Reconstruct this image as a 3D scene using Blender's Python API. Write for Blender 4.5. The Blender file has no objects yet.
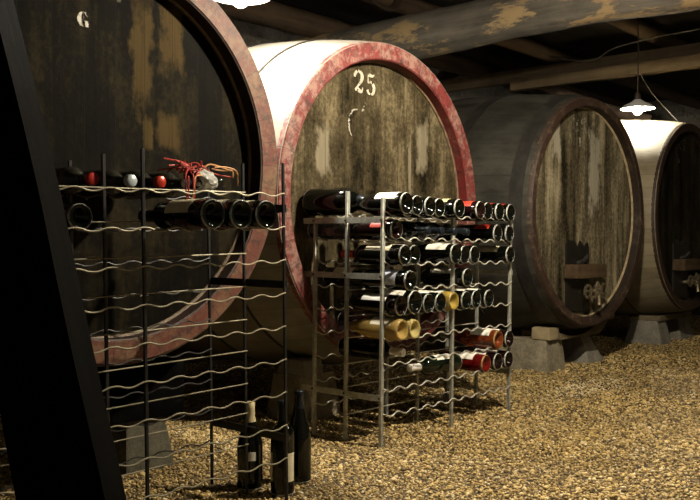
import bpy, bmesh, math, random
import numpy as np
from mathutils import Vector, Matrix, Euler, noise as mnoise
random.seed(7)
PI = math.pi
C = bpy.context.scene.collection
H = 0.755                      # eye height

# ------------------------------------------------------------------ helpers
def link(name, me, parent=None):
    o = bpy.data.objects.new(name, me)
    C.objects.link(o)
    if parent: o.parent = parent
    return o
def tag(o, label=None, cat=None, group=None, kind=None):
    if label: o['label'] = label
    if cat: o['category'] = cat
    if group: o['group'] = group
    if kind: o['kind'] = kind
    return o
def thing(name, loc, label, cat, rot=(0, 0, 0), group=None):
    o = bpy.data.objects.new(name, None); C.objects.link(o)
    o.empty_display_size = .05
    o.location = loc; o.rotation_euler = rot
    return tag(o, label, cat, group)
def mesh(name, bm, mat, smooth=True, autosm=None):
    me = bpy.data.meshes.new(name)
    bmesh.ops.recalc_face_normals(bm, faces=bm.faces[:])
    bm.to_mesh(me); bm.free()
    for m in (mat if isinstance(mat, (list, tuple)) else [mat]): me.materials.append(m)
    if smooth:
        me.polygons.foreach_set('use_smooth', [True] * len(me.polygons))
        me.set_sharp_from_angle(angle=math.radians(autosm or 40))
    return me
def box(bm, x0, x1, y0, y1, z0, z1, taper=(0, 0), M=None):
    tx, ty = taper
    v = [(x0, y0, z0), (x1, y0, z0), (x1, y1, z0), (x0, y1, z0),
         (x0 + tx, y0 + ty, z1), (x1 - tx, y0 + ty, z1), (x1 - tx, y1 - ty, z1), (x0 + tx, y1 - ty, z1)]
    vs = [bm.verts.new(M @ Vector(p) if M else p) for p in v]
    for f in ((3, 2, 1, 0), (4, 5, 6, 7), (0, 1, 5, 4), (1, 2, 6, 5), (2, 3, 7, 6), (3, 0, 4, 7)):
        bm.faces.new([vs[i] for i in f])
    return vs
def tube(bm, pts, r, n=8, cap=True):
    pts = [Vector(p) for p in pts]; rings = []
    t0 = (pts[1] - pts[0]).normalized()
    up = Vector((0, 0, 1)) if abs(t0.z) < .9 else Vector((1, 0, 0))
    for i, p in enumerate(pts):
        t = (pts[min(i + 1, len(pts) - 1)] - pts[max(i - 1, 0)]).normalized()
        a = t.cross(up).normalized(); b = a.cross(t).normalized(); up = b
        rr = r[i] if isinstance(r, (list, tuple)) else r
        rings.append([bm.verts.new(p + a * math.cos(2 * PI * k / n) * rr + b * math.sin(2 * PI * k / n) * rr) for k in range(n)])
    for A, B in zip(rings, rings[1:]):
        for k in range(n): bm.faces.new((A[k], A[(k + 1) % n], B[(k + 1) % n], B[k]))
    if cap: bm.faces.new(rings[0][::-1]); bm.faces.new(rings[-1])
def lathe(bm, prof, n=32, axis='Z', closed=False):
    """prof: (r, h) pairs; r==0 ends are closed to a point"""
    def P(r, h, k):
        a = 2 * PI * k / n; c, s = r * math.cos(a), r * math.sin(a)
        return (c, s, h) if axis == 'Z' else (c, h, s)
    rings = []
    for r, h in prof:
        rings.append([bm.verts.new(P(0, h, 0))] if r < 1e-6 else [bm.verts.new(P(r, h, k)) for k in range(n)])
    pairs = list(zip(rings, rings[1:]))
    if closed: pairs.append((rings[-1], rings[0]))
    for A, B in pairs:
        if len(A) == 1 and len(B) == 1: continue
        for k in range(n):
            k2 = (k + 1) % n
            if len(A) == 1: bm.faces.new((A[0], B[k2], B[k]))
            elif len(B) == 1: bm.faces.new((A[k], A[k2], B[0]))
            else: bm.faces.new((A[k], A[k2], B[k2], B[k]))
def bevel(bm, w, seg=2):
    bmesh.ops.bevel(bm, geom=bm.edges[:], offset=w, segments=seg, affect='EDGES', profile=.7)
def catmull(pts, n=6):
    out = []
    P = [pts[0]] + list(pts) + [pts[-1]]
    for i in range(1, len(P) - 2):
        for k in range(n):
            t = k / n
            out.append(tuple(.5 * ((2 * b) + (-a + c) * t + (2 * a - 5 * b + 4 * c - d) * t * t + (-a + 3 * b - 3 * c + d) * t ** 3)
                             for a, b, c, d in zip(P[i - 1], P[i], P[i + 1], P[i + 2])))
    out.append(tuple(pts[-1])); return out
def subdivide_rough(bm, cuts, amp, scale, seed=0):
    bmesh.ops.subdivide_edges(bm, edges=bm.edges[:], cuts=cuts, use_grid_fill=True)
    bm.normal_update()
    for v in bm.verts:
        v.co += v.normal * (mnoise.noise(v.co * scale + Vector((seed * 7.1, 3, seed))) * amp)

# ------------------------------------------------------------------ materials
def new_mat(name):
    m = bpy.data.materials.new(name); m.use_nodes = True
    nt = m.node_tree; b = nt.nodes['Principled BSDF']
    return m, nt, b
class N:
    def __init__(s, nt): s.nt = nt
    def n(s, t, **kw):
        x = s.nt.nodes.new(t)
        for k, v in kw.items():
            if k in x.inputs: x.inputs[k].default_value = v
            else: setattr(x, k, v)
        return x
    def l(s, a, b): s.nt.links.new(a, b)
    def coord(s, sc=(1, 1, 1)):
        c = s.n('ShaderNodeTexCoord'); m = s.n('ShaderNodeMapping'); m.inputs['Scale'].default_value = sc
        s.l(c.outputs['Object'], m.inputs['Vector']); return m.outputs['Vector']
    def noise(s, vec, scale, detail=6, rough=.6):
        t = s.n('ShaderNodeTexNoise', Scale=scale, Detail=detail, Roughness=rough)
        s.l(vec, t.inputs['Vector']); return t.outputs['Fac']
    def ramp(s, fac, stops, interp='LINEAR'):
        r = s.n('ShaderNodeValToRGB'); e = r.color_ramp; e.interpolation = interp
        while len(e.elements) < len(stops): e.elements.new(.5)
        for el, (p, c) in zip(e.elements, stops):
            el.position = p; el.color = (*c, 1) if isinstance(c, tuple) else (c, c, c, 1)
        s.l(fac, r.inputs['Fac']); return r.outputs['Color']
    def mix(s, fac, a, b, mode='MIX'):
        m = s.n('ShaderNodeMix', data_type='RGBA', blend_type=mode)
        for v, i in ((fac, 0), (a, 6), (b, 7)):
            if hasattr(v, 'links') or hasattr(v, 'is_linked'): s.l(v, m.inputs[i])
            else: m.inputs[i].default_value = v if i == 0 else ((*v, 1) if isinstance(v, tuple) else (v, v, v, 1))
        return m.outputs[2]
    def math(s, op, a, b=None, c=None, clamp=False):
        m = s.n('ShaderNodeMath', operation=op); m.use_clamp = clamp
        for i, v in enumerate((a, b, c)):
            if v is None: continue
            if hasattr(v, 'is_linked'): s.l(v, m.inputs[i])
            else: m.inputs[i].default_value = v
        return m.outputs[0]
    def sep(s, v):
        x = s.n('ShaderNodeSeparateXYZ'); s.l(v, x.inputs[0]); return x.outputs
    def bump(s, h, strength, dist, b):
        x = s.n('ShaderNodeBump', Strength=strength, Distance=dist); s.l(h, x.inputs['Height']); s.l(x.outputs[0], b.inputs['Normal'])

def simple(name, col, rough=.5, metal=0, var=0, vscale=20, spec=.5, trans=0, bump=0, coat=0):
    m, nt, b = new_mat(name); g = N(nt)
    b.inputs['Roughness'].default_value = rough; b.inputs['Metallic'].default_value = metal
    b.inputs['Specular IOR Level'].default_value = spec
    b.inputs['Transmission Weight'].default_value = trans
    b.inputs['Coat Weight'].default_value = coat
    if var or bump:
        f = g.noise(g.coord(), vscale, 6, .65)
        if var:
            lo = tuple(c * (1 - var) for c in col); hi = tuple(min(1, c * (1 + var)) for c in col)
            g.l(g.ramp(f, [(.3, lo), (.7, hi)]), b.inputs['Base Color'])
        else: b.inputs['Base Color'].default_value = (*col, 1)
        if bump: g.bump(f, bump, .004, b)
    else: b.inputs['Base Color'].default_value = (*col, 1)
    return m

def head_wood(name, dark, mid, light, streak=.5, plank=.11, wear=(), wearcol=(.3, .22, .1), seed=0, pale=(), palecol=(.36, .335, .27)):
    """upright head boards, grain down Z, stains; wear: (x, z, half width, half height) of bare patches"""
    m, nt, b = new_mat(name); g = N(nt)
    base = g.coord(); x, y, z = g.sep(base)
    offs = g.n('ShaderNodeVectorMath', operation='ADD'); g.l(base, offs.inputs[0]); offs.inputs[1].default_value = (seed * 3.7, 0, seed * 1.9)
    P = offs.outputs[0]
    def scaled(sc):
        k = g.n('ShaderNodeVectorMath', operation='MULTIPLY'); g.l(P, k.inputs[0]); k.inputs[1].default_value = sc; return k.outputs[0]
    grain = g.noise(scaled((60, 1, 3)), 1.0, 8, .6)
    run = g.noise(scaled((9, 1, 1.1)), 1.0, 5, .6)
    blot = g.noise(scaled((4.5, 1, 3.2)), 1.0, 12, .76)
    fine = g.noise(scaled((55, 1, 45)), 1.0, 6, .7)
    pi_ = g.math('FLOOR', g.math('DIVIDE', g.math('ADD', x, 5.03), plank))
    wn = g.n('ShaderNodeTexWhiteNoise', noise_dimensions='1D'); g.l(pi_, wn.inputs['W'])
    f = g.math('ADD', g.math('MULTIPLY', run, streak), g.math('MULTIPLY', blot, 1 - streak))
    f = g.math('ADD', g.math('MULTIPLY', g.math('SUBTRACT', f, .5), 1.7), .5)
    f = g.math('ADD', f, g.math('MULTIPLY', g.math('SUBTRACT', grain, .5), .22))
    f = g.math('ADD', f, g.math('MULTIPLY', g.math('SUBTRACT', wn.outputs['Value'], .5), .09))
    f = g.math('ADD', f, g.math('MULTIPLY', g.math('SUBTRACT', fine, .5), .55))
    col = g.ramp(f, [(.30, dark), (.5, mid), (.72, light)])
    def patch(col, lst, pc):
        for (px, pz, hw, hh) in lst:
            dx = g.math('DIVIDE', g.math('ABSOLUTE', g.math('SUBTRACT', x, px)), hw)
            dz = g.math('DIVIDE', g.math('ABSOLUTE', g.math('SUBTRACT', z, pz)), hh)
            d = g.math('MAXIMUM', dx, dz)
            d = g.math('ADD', d, g.math('MULTIPLY', g.math('SUBTRACT', g.noise(scaled((14, 1, 9)), 1.0, 8, .7), .5), 2.4))
            k = g.ramp(d, [(.55, 1.0), (1.0, 0.0)])
            k2 = g.math('MULTIPLY', k, g.math('ADD', .35, grain), clamp=True)
            col = g.mix(k2, col, pc)
        return col
    col = patch(col, wear, wearcol)
    col = patch(col, pale, palecol)
    fr = g.math('FRACT', g.math('DIVIDE', g.math('ADD', x, 5.03), plank))
    seam = g.math('LESS_THAN', fr, .022)
    col = g.mix(g.math('MULTIPLY', seam, .7), col, (.01, .009, .007))
    g.l(col, b.inputs['Base Color'])
    b.inputs['Roughness'].default_value = .7; b.inputs['Specular IOR Level'].default_value = .06
    hgt = g.math('SUBTRACT', g.math('ADD', g.math('MULTIPLY', grain, .5), g.math('MULTIPLY', fine, .6)), seam)
    g.bump(hgt, .5, .004, b)
    return m

def stave_wood(name, c0, c1, nst=46, stain=.5, rough=.6):
    """barrel staves run along Y, seams by angle about the barrel's own axis"""
    m, nt, b = new_mat(name); g = N(nt)
    base = g.coord(); x, y, z = g.sep(base)
    ang = g.math('ARCTAN2', z, x)
    t = g.math('MULTIPLY', g.math('ADD', ang, PI), nst / (2 * PI))
    fr = g.math('FRACT', t); seam = g.math('LESS_THAN', fr, .03)
    wn = g.n('ShaderNodeTexWhiteNoise', noise_dimensions='1D'); g.l(g.math('FLOOR', t), wn.inputs['W'])
    cv = g.n('ShaderNodeCombineXYZ'); g.l(t, cv.inputs[0]); g.l(g.math('MULTIPLY', y, 3), cv.inputs[1])
    gr = g.n('ShaderNodeTexNoise', Scale=2.2, Detail=8, Roughness=.65); g.l(cv.outputs[0], gr.inputs['Vector'])
    bl = g.noise(base, 4, 7, .65)
    f = g.math('ADD', g.math('MULTIPLY', gr.outputs['Fac'], .5), g.math('MULTIPLY', bl, .5))
    f = g.math('ADD', f, g.math('MULTIPLY', g.math('SUBTRACT', wn.outputs['Value'], .5), .12))
    col = g.ramp(f, [(.32, c0), (.62, c1)])
    col = g.mix(g.math('MULTIPLY', seam, stain), col, tuple(c * .3 for c in c0))
    g.l(col, b.inputs['Base Color']); b.inputs['Roughness'].default_value = rough
    b.inputs['Specular IOR Level'].default_value = .3
    g.bump(g.math('SUBTRACT', g.math('MULTIPLY', f, .8), g.math('MULTIPLY', seam, .8)), .4, .004, b)
    return m

def worn_paint(name, paint, under, dark, amt=.5, scale=9):
    m, nt, b = new_mat(name); g = N(nt)
    base = g.coord()
    f = g.noise(base, scale, 10, .7); f2 = g.noise(base, scale * 4, 8, .7)
    s = g.math('ADD', g.math('MULTIPLY', f, .65), g.math('MULTIPLY', f2, .35))
    col = g.mix(g.ramp(s, [(amt - .04, 0.0), (amt + .07, 1.0)]), paint, under)
    f3 = g.noise(base, scale * 2.3, 9, .75)
    col = g.mix(g.ramp(f3, [(.50, 0.0), (.64, .9)]), col, dark)
    # stave ends: radial joints
    x, y, z = g.sep(base)
    t = g.math('FRACT', g.math('MULTIPLY', g.math('ADD', g.math('ARCTAN2', z, x), PI), 46 / (2 * PI)))
    col = g.mix(g.math('MULTIPLY', g.math('LESS_THAN', t, .035), .6), col, dark)
    g.l(col, b.inputs['Base Color']); b.inputs['Roughness'].default_value = .6
    g.bump(g.math('ADD', s, f3), .5, .004, b)
    return m

def stone(name, c0, c1, scale=8, bump=.7, dist=.01):
    m, nt, b = new_mat(name); g = N(nt); base = g.coord()
    f = g.noise(base, scale, 10, .7); f2 = g.noise(base, scale * 7, 6, .7)
    s = g.math('ADD', g.math('MULTIPLY', f, .6), g.math('MULTIPLY', f2, .4))
    g.l(g.ramp(s, [(.33, c0), (.66, c1)]), b.inputs['Base Color'])
    b.inputs['Roughness'].default_value = .9; b.inputs['Specular IOR Level'].default_value = .2
    g.bump(s, bump, dist, b); return m

def beam_wood(name, c0, c1, axis=1, scale=5, patch=None, spec=.25):
    m, nt, b = new_mat(name); g = N(nt)
    sc = [14, 14, 14]; sc[axis] = 1.0
    f = g.noise(g.coord(tuple(sc)), 1.3, 9, .65); f2 = g.noise(g.coord(), scale, 8, .65)
    s = g.math('ADD', g.math('MULTIPLY', f, .6), g.math('MULTIPLY', f2, .4))
    col = g.ramp(s, [(.33, c0), (.66, c1)])
    if patch:
        f3 = g.noise(g.coord(tuple(3.2 if i != axis else 1.1 for i in range(3))), 2.0, 9, .7)
        col = g.mix(g.ramp(f3, [(.53, 0.0), (.58, 1.0)]), col, patch)
    g.l(col, b.inputs['Base Color']); b.inputs['Roughness'].default_value = .8; b.inputs['Specular IOR Level'].default_value = spec
    g.bump(s, .6, .01, b); return m

def paint_mark(name, col, amt):
    m, nt, b = new_mat(name); g = N(nt)
    b.inputs['Base Color'].default_value = (*col, 1); b.inputs['Roughness'].default_value = .7
    f = g.noise(g.coord(), 45, 8, .7)
    g.l(g.ramp(f, [(amt - .05, 0.0), (amt + .05, 1.0)]), b.inputs['Alpha'])
    return m

MT = {}
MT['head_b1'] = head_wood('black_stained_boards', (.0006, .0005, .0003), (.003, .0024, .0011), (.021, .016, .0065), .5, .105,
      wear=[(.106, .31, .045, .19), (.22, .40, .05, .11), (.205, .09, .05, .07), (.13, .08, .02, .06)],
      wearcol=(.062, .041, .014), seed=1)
MT['head_b2'] = head_wood('grey_brown_boards', (.007, .0055, .003), (.052, .041, .022), (.165, .135, .08), .42, .12,
      pale=[(.09, -.02, .05, .07), (.31, .26, .05, .13), (.22, .12, .012, .2), (-.36, .2, .05, .1)], palecol=(.19, .165, .115), seed=2)
MT['head_b3'] = head_wood('streaked_grey_boards', (.016, .0135, .008), (.125, .104, .064), (.38, .33, .22), .72, .12,
      pale=[(-.32, .42, .05, .13), (.12, .25, .075, .26)], palecol=(.40, .37, .29), seed=3)
MT['head_b4'] = head_wood('dark_head_boards', (.006, .005, .003), (.022, .018, .011), (.06, .05, .03), .6, .12, seed=4)
MT['body_b1'] = stave_wood('dark_staves', (.03, .022, .014), (.08, .06, .04))
MT['body_b2'] = stave_wood('pale_staves', (.14, .125, .098), (.26, .243, .20), stain=.5)
MT['body_b3'] = stave_wood('charcoal_staves', (.013, .0125, .0105), (.062, .06, .05))
MT['body_b4'] = stave_wood('cream_staves', (.17, .14, .085), (.31, .265, .18), stain=.5)
MT['rim_red'] = worn_paint('worn_red_paint', (.105, .024, .013), (.145, .075, .038), (.012, .007, .005), .50)
MT['rim_red2'] = worn_paint('worn_red_paint_pale', (.15, .022, .02), (.25, .145, .12), (.03, .012, .011), .50)
MT['rim_brown'] = worn_paint('worn_brown_rim', (.045, .023, .015), (.15, .105, .068), (.02, .014, .01), .56)
MT['rim_dark'] = worn_paint('dark_brown_rim', (.035, .017, .01), (.09, .06, .035), (.012, .008, .005), .58)
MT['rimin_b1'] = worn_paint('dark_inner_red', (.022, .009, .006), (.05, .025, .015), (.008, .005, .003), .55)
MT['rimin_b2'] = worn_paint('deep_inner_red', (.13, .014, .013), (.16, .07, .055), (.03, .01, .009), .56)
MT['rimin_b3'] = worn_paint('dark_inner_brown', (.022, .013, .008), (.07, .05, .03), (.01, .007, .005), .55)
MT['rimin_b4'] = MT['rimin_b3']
MT['edge'] = simple('pale_inner_edge', (.40, .32, .2), .6, var=.4, vscale=30)  # pale tone of the thin ring where head meets rim
MT['edge_red'] = simple('brown_inner_edge', (.12, .08, .045), .6, var=.5, vscale=30)  # browner tone of the same thin ring
MT['iron'] = simple('dark_iron_hoop', (.05, .048, .044), .5, .5, var=.5, vscale=25)
MT['iron_grey'] = simple('grey_iron_hoop', (.035, .033, .03), .5, .3, var=.45, vscale=18)
MT['hatch'] = simple('damp_dark_wood', (.012, .010, .008), .45, var=.5, vscale=20)
MT['crossbar'] = beam_wood('worn_crossbar', (.03, .018, .010), (.13, .085, .045), 0, 8)
MT['brass'] = simple('dull_brass', (.34, .29, .20), .38, .85, var=.4, vscale=40)
MT['zinc'] = simple('weathered_zinc', (.34, .345, .30), .5, .35, var=.35, vscale=35)
MT['zincwire'] = simple('zinc_wire', (.50, .485, .42), .45, .3, var=.3, vscale=50)
MT['blackrod'] = simple('black_painted_iron', (.014, .014, .014), .42, .2, var=.4, vscale=40)
MT['olivewire'] = simple('old_olive_wire', (.26, .235, .16), .48, .3, var=.35, vscale=40)
MT['boltm'] = simple('dark_bolt', (.05, .048, .042), .5, .6)
MT['glass_black'] = simple('black_green_glass', (.002, .0026, .0018), .06, spec=.38)
MT['glass_brown'] = simple('black_brown_glass', (.008, .003, .003), .07, spec=.4)
MT['glass_green'] = simple('dark_green_glass', (.004, .0075, .003), .07, spec=.6)
MT['glass_dusty'] = simple('dusty_dark_glass', (.02, .02, .016), .22, var=.6, vscale=25)
MT['glass_gold'] = simple('golden_wine_glass', (.50, .34, .10), .10, trans=.4, var=.15, vscale=12)
MT['glass_lime'] = simple('yellow_green_glass', (.50, .42, .16), .10, trans=.25, var=.2, vscale=12)
MT['glass_olivegold'] = simple('olive_gold_glass', (.36, .26, .05), .10, trans=.25, var=.3, vscale=30)
MT['glass_rose'] = simple('amber_rose_glass', (.34, .075, .02), .08, trans=.6, var=.2, vscale=12)
MT['glass_red'] = simple('ruby_glass', (.20, .008, .008), .08, trans=.45, var=.2, vscale=12)
MT['label_white'] = simple('white_label', (.80, .78, .70), .6, var=.08, vscale=30)
MT['label_cream'] = simple('cream_label', (.68, .62, .44), .6, var=.12, vscale=30)
MT['label_red'] = simple('red_label', (.52, .04, .02), .5, var=.1)
MT['label_blue'] = simple('pale_blue_label', (.48, .52, .62), .6, var=.1)
MT['label_yellow'] = simple('yellow_green_label', (.55, .52, .22), .6, var=.1)
MT['label_dark'] = simple('dark_printed_band', (.03, .028, .026), .6)
MT['cap_red'] = simple('red_capsule', (.42, .022, .02), .3, .2)
MT['cap_bright'] = simple('bright_red_capsule', (.42, .03, .015), .3, .2)
MT['cap_white'] = simple('white_capsule', (.78, .77, .74), .35, .1)
MT['cap_blue'] = simple('pale_blue_grey_capsule', (.45, .52, .55), .3, .2)
MT['cap_dark'] = simple('dark_capsule', (.012, .016, .022), .25, .2)
MT['cap_purple'] = simple('purple_capsule', (.06, .035, .12), .35, .2)
MT['cap_silver'] = simple('silver_capsule', (.6, .6, .6), .3, .6)
MT['cap_cream'] = simple('cream_foil', (.60, .52, .30), .45, .1)
MT['straw_red'] = simple('red_raffia', (.40, .025, .015), .6, var=.3, vscale=60)
MT['straw_tan'] = simple('orange_raffia', (.68, .35, .14), .6, var=.2, vscale=60)
MT['enamel'] = simple('white_enamel', (.85, .84, .80), .3)
MT['cord'] = simple('brown_flex', (.045, .03, .02), .6)
MT['cable'] = simple('dusty_grey_cable', (.13, .12, .10), .6, var=.3)
MT['block'] = stone('grey_concrete', (.13, .12, .10), (.34, .32, .27), 10)
MT['block_mossy'] = stone('mottled_limestone', (.10, .09, .065), (.42, .37, .27), 12)
MT['block_dark'] = stone('shaded_dark_stone', (.035, .033, .024), (.13, .12, .085), 12)  # stone colour darkened to carry the shade behind the black rack
MT['wall'] = stone('rough_limestone_wall', (.10, .09, .075), (.46, .42, .35), 3, 1.0, .06)
MT['ceil'] = beam_wood('sooty_ceiling_boards', (.012, .010, .008), (.04, .032, .024), 0, 4)
MT['log'] = beam_wood('grey_log', (.085, .078, .065), (.28, .25, .205), 1, 4, patch=(.50, .36, .19))
MT['board'] = beam_wood('brown_board', (.10, .07, .04), (.27, .20, .115), 1, 5)
MT['pole'] = beam_wood('brown_round_joist', (.05, .035, .024), (.16, .11, .07), 0, 5)
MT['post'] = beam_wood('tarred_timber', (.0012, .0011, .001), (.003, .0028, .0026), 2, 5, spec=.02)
MT['cradle'] = beam_wood('damp_cradle_wood', (.06, .05, .033), (.22, .18, .11), 0, 6)
MT['chock'] = beam_wood('pale_wood_chock', (.25, .2, .11), (.46, .38, .24), 0, 6)
MT['num'] = paint_mark('faded_white_paint', (.72, .68, .57), .40)
MT['num_faint'] = paint_mark('very_faded_white_paint', (.36, .33, .27), .53)
MT['num_dim'] = paint_mark('dim_white_paint', (.55, .53, .46), .47)

def emis(name, col, s):
    m, nt, b = new_mat(name); nt.nodes.remove(b)
    e = nt.nodes.new('ShaderNodeEmission'); e.inputs[0].default_value = (*col, 1); e.inputs[1].default_value = s
    nt.links.new(e.outputs[0], nt.nodes['Material Output'].inputs[0]); return m

# ------------------------------------------------------------------ the cellar
def struct(name, me):
    o = link(name, me); o['kind'] = 'structure'; return o
# floor: packed earth under the gravel
mfl, nt, b = new_mat('gravelly_earth'); g = N(nt)
cv = g.coord()
vo = g.n('ShaderNodeTexVoronoi', Scale=60); g.l(cv, vo.inputs['Vector'])
big = g.noise(cv, 1.6, 6, .6)
cc = g.ramp(vo.outputs['Distance'], [(.0, (.34, .25, .12)), (.45, (.10, .068, .03)), (.75, (.02, .013, .006))])
cc = g.mix(g.ramp(big, [(.35, .0), (.7, .5)]), cc, (.10, .07, .035))
g.l(cc, b.inputs['Base Color']); b.inputs['Roughness'].default_value = .9
inv = g.math('SUBTRACT', 1, vo.outputs['Distance']); g.bump(inv, 1, .012, b)
bm = bmesh.new(); box(bm, -1.6, 10.5, -2.2, 4.95, -.12, 0)
struct('floor', mesh('floor', bm, mfl, False))
bm = bmesh.new(); box(bm, -1.6, 10.5, -2.2, 4.95, 2.46, 2.6)
struct('ceiling', mesh('ceiling', bm, MT['ceil'], False))
def wallmesh(name, x0, x1, y0, y1):
    bm = bmesh.new(); box(bm, x0, x1, y0, y1, -.05, 2.5)
    return struct(name, mesh(name, bm, MT['wall'], False))
bm = bmesh.new()
nx, nz = 120, 26
grid = [[bm.verts.new((-1.6 + 12.1 * i / nx, 4.85 + .05 * mnoise.fractal(Vector((i * .55, k * .55, 1.3)), 1, 2, 4), -.02 + 2.5 * k / nz)) for i in range(nx + 1)] for k in range(nz + 1)]
for k in range(nz):
    for i in range(nx): bm.faces.new((grid[k][i], grid[k][i + 1], grid[k + 1][i + 1], grid[k + 1][i]))
struct('wall_back', mesh('wall_back', bm, MT['wall']))
wallmesh('wall_left', -1.75, -1.6, -2.2, 4.95)
wallmesh('wall_right', 10.4, 10.55, -2.2, 4.95)
wallmesh('wall_front', -1.75, 10.5, -2.35, -2.2)

# loose gravel: one mass of small stones
def gravel():
    rs = np.random.RandomState(5)
    t = (1 + 5 ** .5) / 2
    iv = np.array([(-1, t, 0), (1, t, 0), (-1, -t, 0), (1, -t, 0), (0, -1, t), (0, 1, t), (0, -1, -t), (0, 1, -t), (t, 0, -1), (t, 0, 1), (-t, 0, -1), (-t, 0, 1)]) / math.sqrt(1 + t * t)
    fc = np.array([(0, 11, 5), (0, 5, 1), (0, 1, 7), (0, 7, 10), (0, 10, 11), (1, 5, 9), (5, 11, 4), (11, 10, 2), (10, 7, 6), (7, 1, 8), (3, 9, 4), (3, 4, 2), (3, 2, 6), (3, 6, 8), (3, 8, 9), (4, 9, 5), (2, 4, 11), (6, 2, 10), (8, 6, 7), (9, 8, 1)])
    th = .7203; fw = np.array([math.cos(th), math.sin(th)]); rt = np.array([math.sin(th), -math.cos(th)])
    P = rs.uniform((.4, -.1), (8.9, 4.2), (520000, 2))
    Z = P @ fw; X = P @ rt
    dens = np.where(Z < 3.6, 1, np.where(Z < 5, .62, .36))
    keep = (Z > 2.15) & (X / Z > -.47) & (X / Z < .72) & (rs.rand(len(P)) < dens)
    P = P[keep]; n = len(P)
    r = np.exp(rs.normal(math.log(.0041), .36, n)).clip(.002, .014) * np.where(Z[keep] > 5, 1.25, 1)
    # random rotations
    q = rs.normal(size=(n, 4)); q /= np.linalg.norm(q, axis=1)[:, None]
    w, x, y, z = q.T
    R = np.stack([1 - 2 * (y * y + z * z), 2 * (x * y - z * w), 2 * (x * z + y * w), 2 * (x * y + z * w), 1 - 2 * (x * x + z * z), 2 * (y * z - x * w), 2 * (x * z - y * w), 2 * (y * z + x * w), 1 - 2 * (x * x + y * y)], -1).reshape(n, 3, 3)
    S = rs.uniform(.6, 1.25, (n, 1, 3))
    V = iv[None] * S * (1 + rs.uniform(-.16, .16, (n, 12, 1)))
    V = np.einsum('nij,nkj->nki', R, V) * r[:, None, None]
    V[:, :, 2] *= .7
    V[:, :, 0] += P[:, None, 0]; V[:, :, 1] += P[:, None, 1]
    V[:, :, 2] += (r * rs.uniform(.05, .6, n))[:, None]
    F = (fc[None] + 12 * np.arange(n)[:, None, None]).reshape(-1)
    me = bpy.data.meshes.new('gravel')
    me.vertices.add(12 * n); me.vertices.foreach_set('co', V.reshape(-1))
    nf = 20 * n
    me.loops.add(3 * nf); me.loops.foreach_set('vertex_index', F)
    me.polygons.add(nf); me.polygons.foreach_set('loop_start', np.arange(0, 3 * nf, 3)); me.polygons.foreach_set('loop_total', np.full(nf, 3))
    me.update(calc_edges=True)
    a = me.attributes.new('tint', 'FLOAT', 'POINT'); 
    tint = rs.rand(n); d = P - np.array([4.19, 2.02]); e = (d[:, 0] / .5) ** 2 + (d[:, 1] / .16) ** 2
    tint = np.where((e < 1) & (rs.rand(n) < .45 * (1 - e)), 1.0, tint)   # a scatter of pale stone chips
    a.data.foreach_set('value', np.repeat(tint, 12))
    m, nt, b = new_mat('pea_gravel'); g = N(nt)
    at = g.n('ShaderNodeAttribute', attribute_name='tint')
    col = g.ramp(at.outputs['Fac'], [(0, (.07, .043, .013)), (.25, (.30, .20, .068)), (.6, (.54, .385, .14)), (.9, (.72, .545, .24)), (1, (.80, .70, .48))])
    dirt = g.noise(g.coord(), 1.9, 7, .65)
    col = g.mix(g.ramp(dirt, [(.42, 0.0), (.68, .5)]), col, (.12, .08, .034))
    g.l(col, b.inputs['Base Color']); b.inputs['Roughness'].default_value = .62
    me.materials.append(m)
    o = link('gravel', me); tag(o, 'loose tan gravel covering the cellar floor', 'gravel', kind='stuff')
gravel()

# ------------------------------------------------------------------ barrels
def strokes(bm, lines, sx, sz, ox, oz, y):
    """lines: lists of (x, z, width) in a unit cell -> flat ribbons of paint on an upright face"""
    polys = []
    for ln in lines:
        if ln[0] == 'poly':
            polys.append(ln[1]); continue
        p = catmull(ln, 5); L, Rr = [], []
        for i, (x, z, w) in enumerate(p):
            a = p[max(i - 1, 0)]; c = p[min(i + 1, len(p) - 1)]
            tx, tz = (c[0] - a[0]) * sx, (c[1] - a[1]) * sz; l = math.hypot(tx, tz) or 1
            nx_, nz_ = -tz / l, tx / l
            X, Z = ox + x * sx, oz + z * sz; hw = w * sx * .6
            L.append(bm.verts.new((X + nx_ * hw, y, Z + nz_ * hw))); Rr.append(bm.verts.new((X - nx_ * hw, y, Z - nz_ * hw)))
        for i in range(len(p) - 1): bm.faces.new((L[i], L[i + 1], Rr[i + 1], Rr[i]))
    return polys
def prism(bm, pts, sx, sz, ox, oz, y):
    P = [(ox + x * sx, oz + z * sz) for x, z in pts]
    A = [bm.verts.new((x, y - .0008, z)) for x, z in P]; B = [bm.verts.new((x, y, z)) for x, z in P]
    n = len(P)
    f0, f1 = bm.faces.new(A), bm.faces.new(B[::-1])
    for i in range(n): bm.faces.new((A[i], B[i], B[(i + 1) % n], A[(i + 1) % n]))
    bmesh.ops.triangulate(bm, faces=[f0, f1])
G2 = [[(.05, .68, .12), (.08, .82, .2), (.28, .98, .14)], [(.38, 1, .12), (.66, .92, .2), (.76, .74, .26), (.66, .52, .2), (.4, .3, .12), (.12, .1, .1)],
      [(.08, .06, .12), (.3, .12, .2), (.5, .05, .22), (.72, .03, .14), (.82, .24, .06)]]
G5 = [[(.12, .97, .06), (.3, .95, .18), (.6, .93, .16), (.82, 1.0, .06)], [(.17, .92, .1), (.15, .56, .1)], [(.16, .55, .08), (.36, .63, .12), (.55, .6, .16)],
      [(.64, .55, .2), (.8, .36, .26), (.7, .1, .2), (.5, .02, .12)], [(.38, .02, .12), (.18, .08, .16), (.08, .22, .2)]]
G6 = [[(.78, .84, .2), (.66, .97, .12), (.5, 1, .1)], [(.38, .98, .12), (.16, .78, .24), (.1, .45, .28), (.18, .16, .22), (.36, .02, .12)],
      [(.34, .52, .08), (.55, .58, .12)], [(.62, .56, .14), (.82, .36, .24), (.78, .12, .2), (.56, .01, .12)]]
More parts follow.
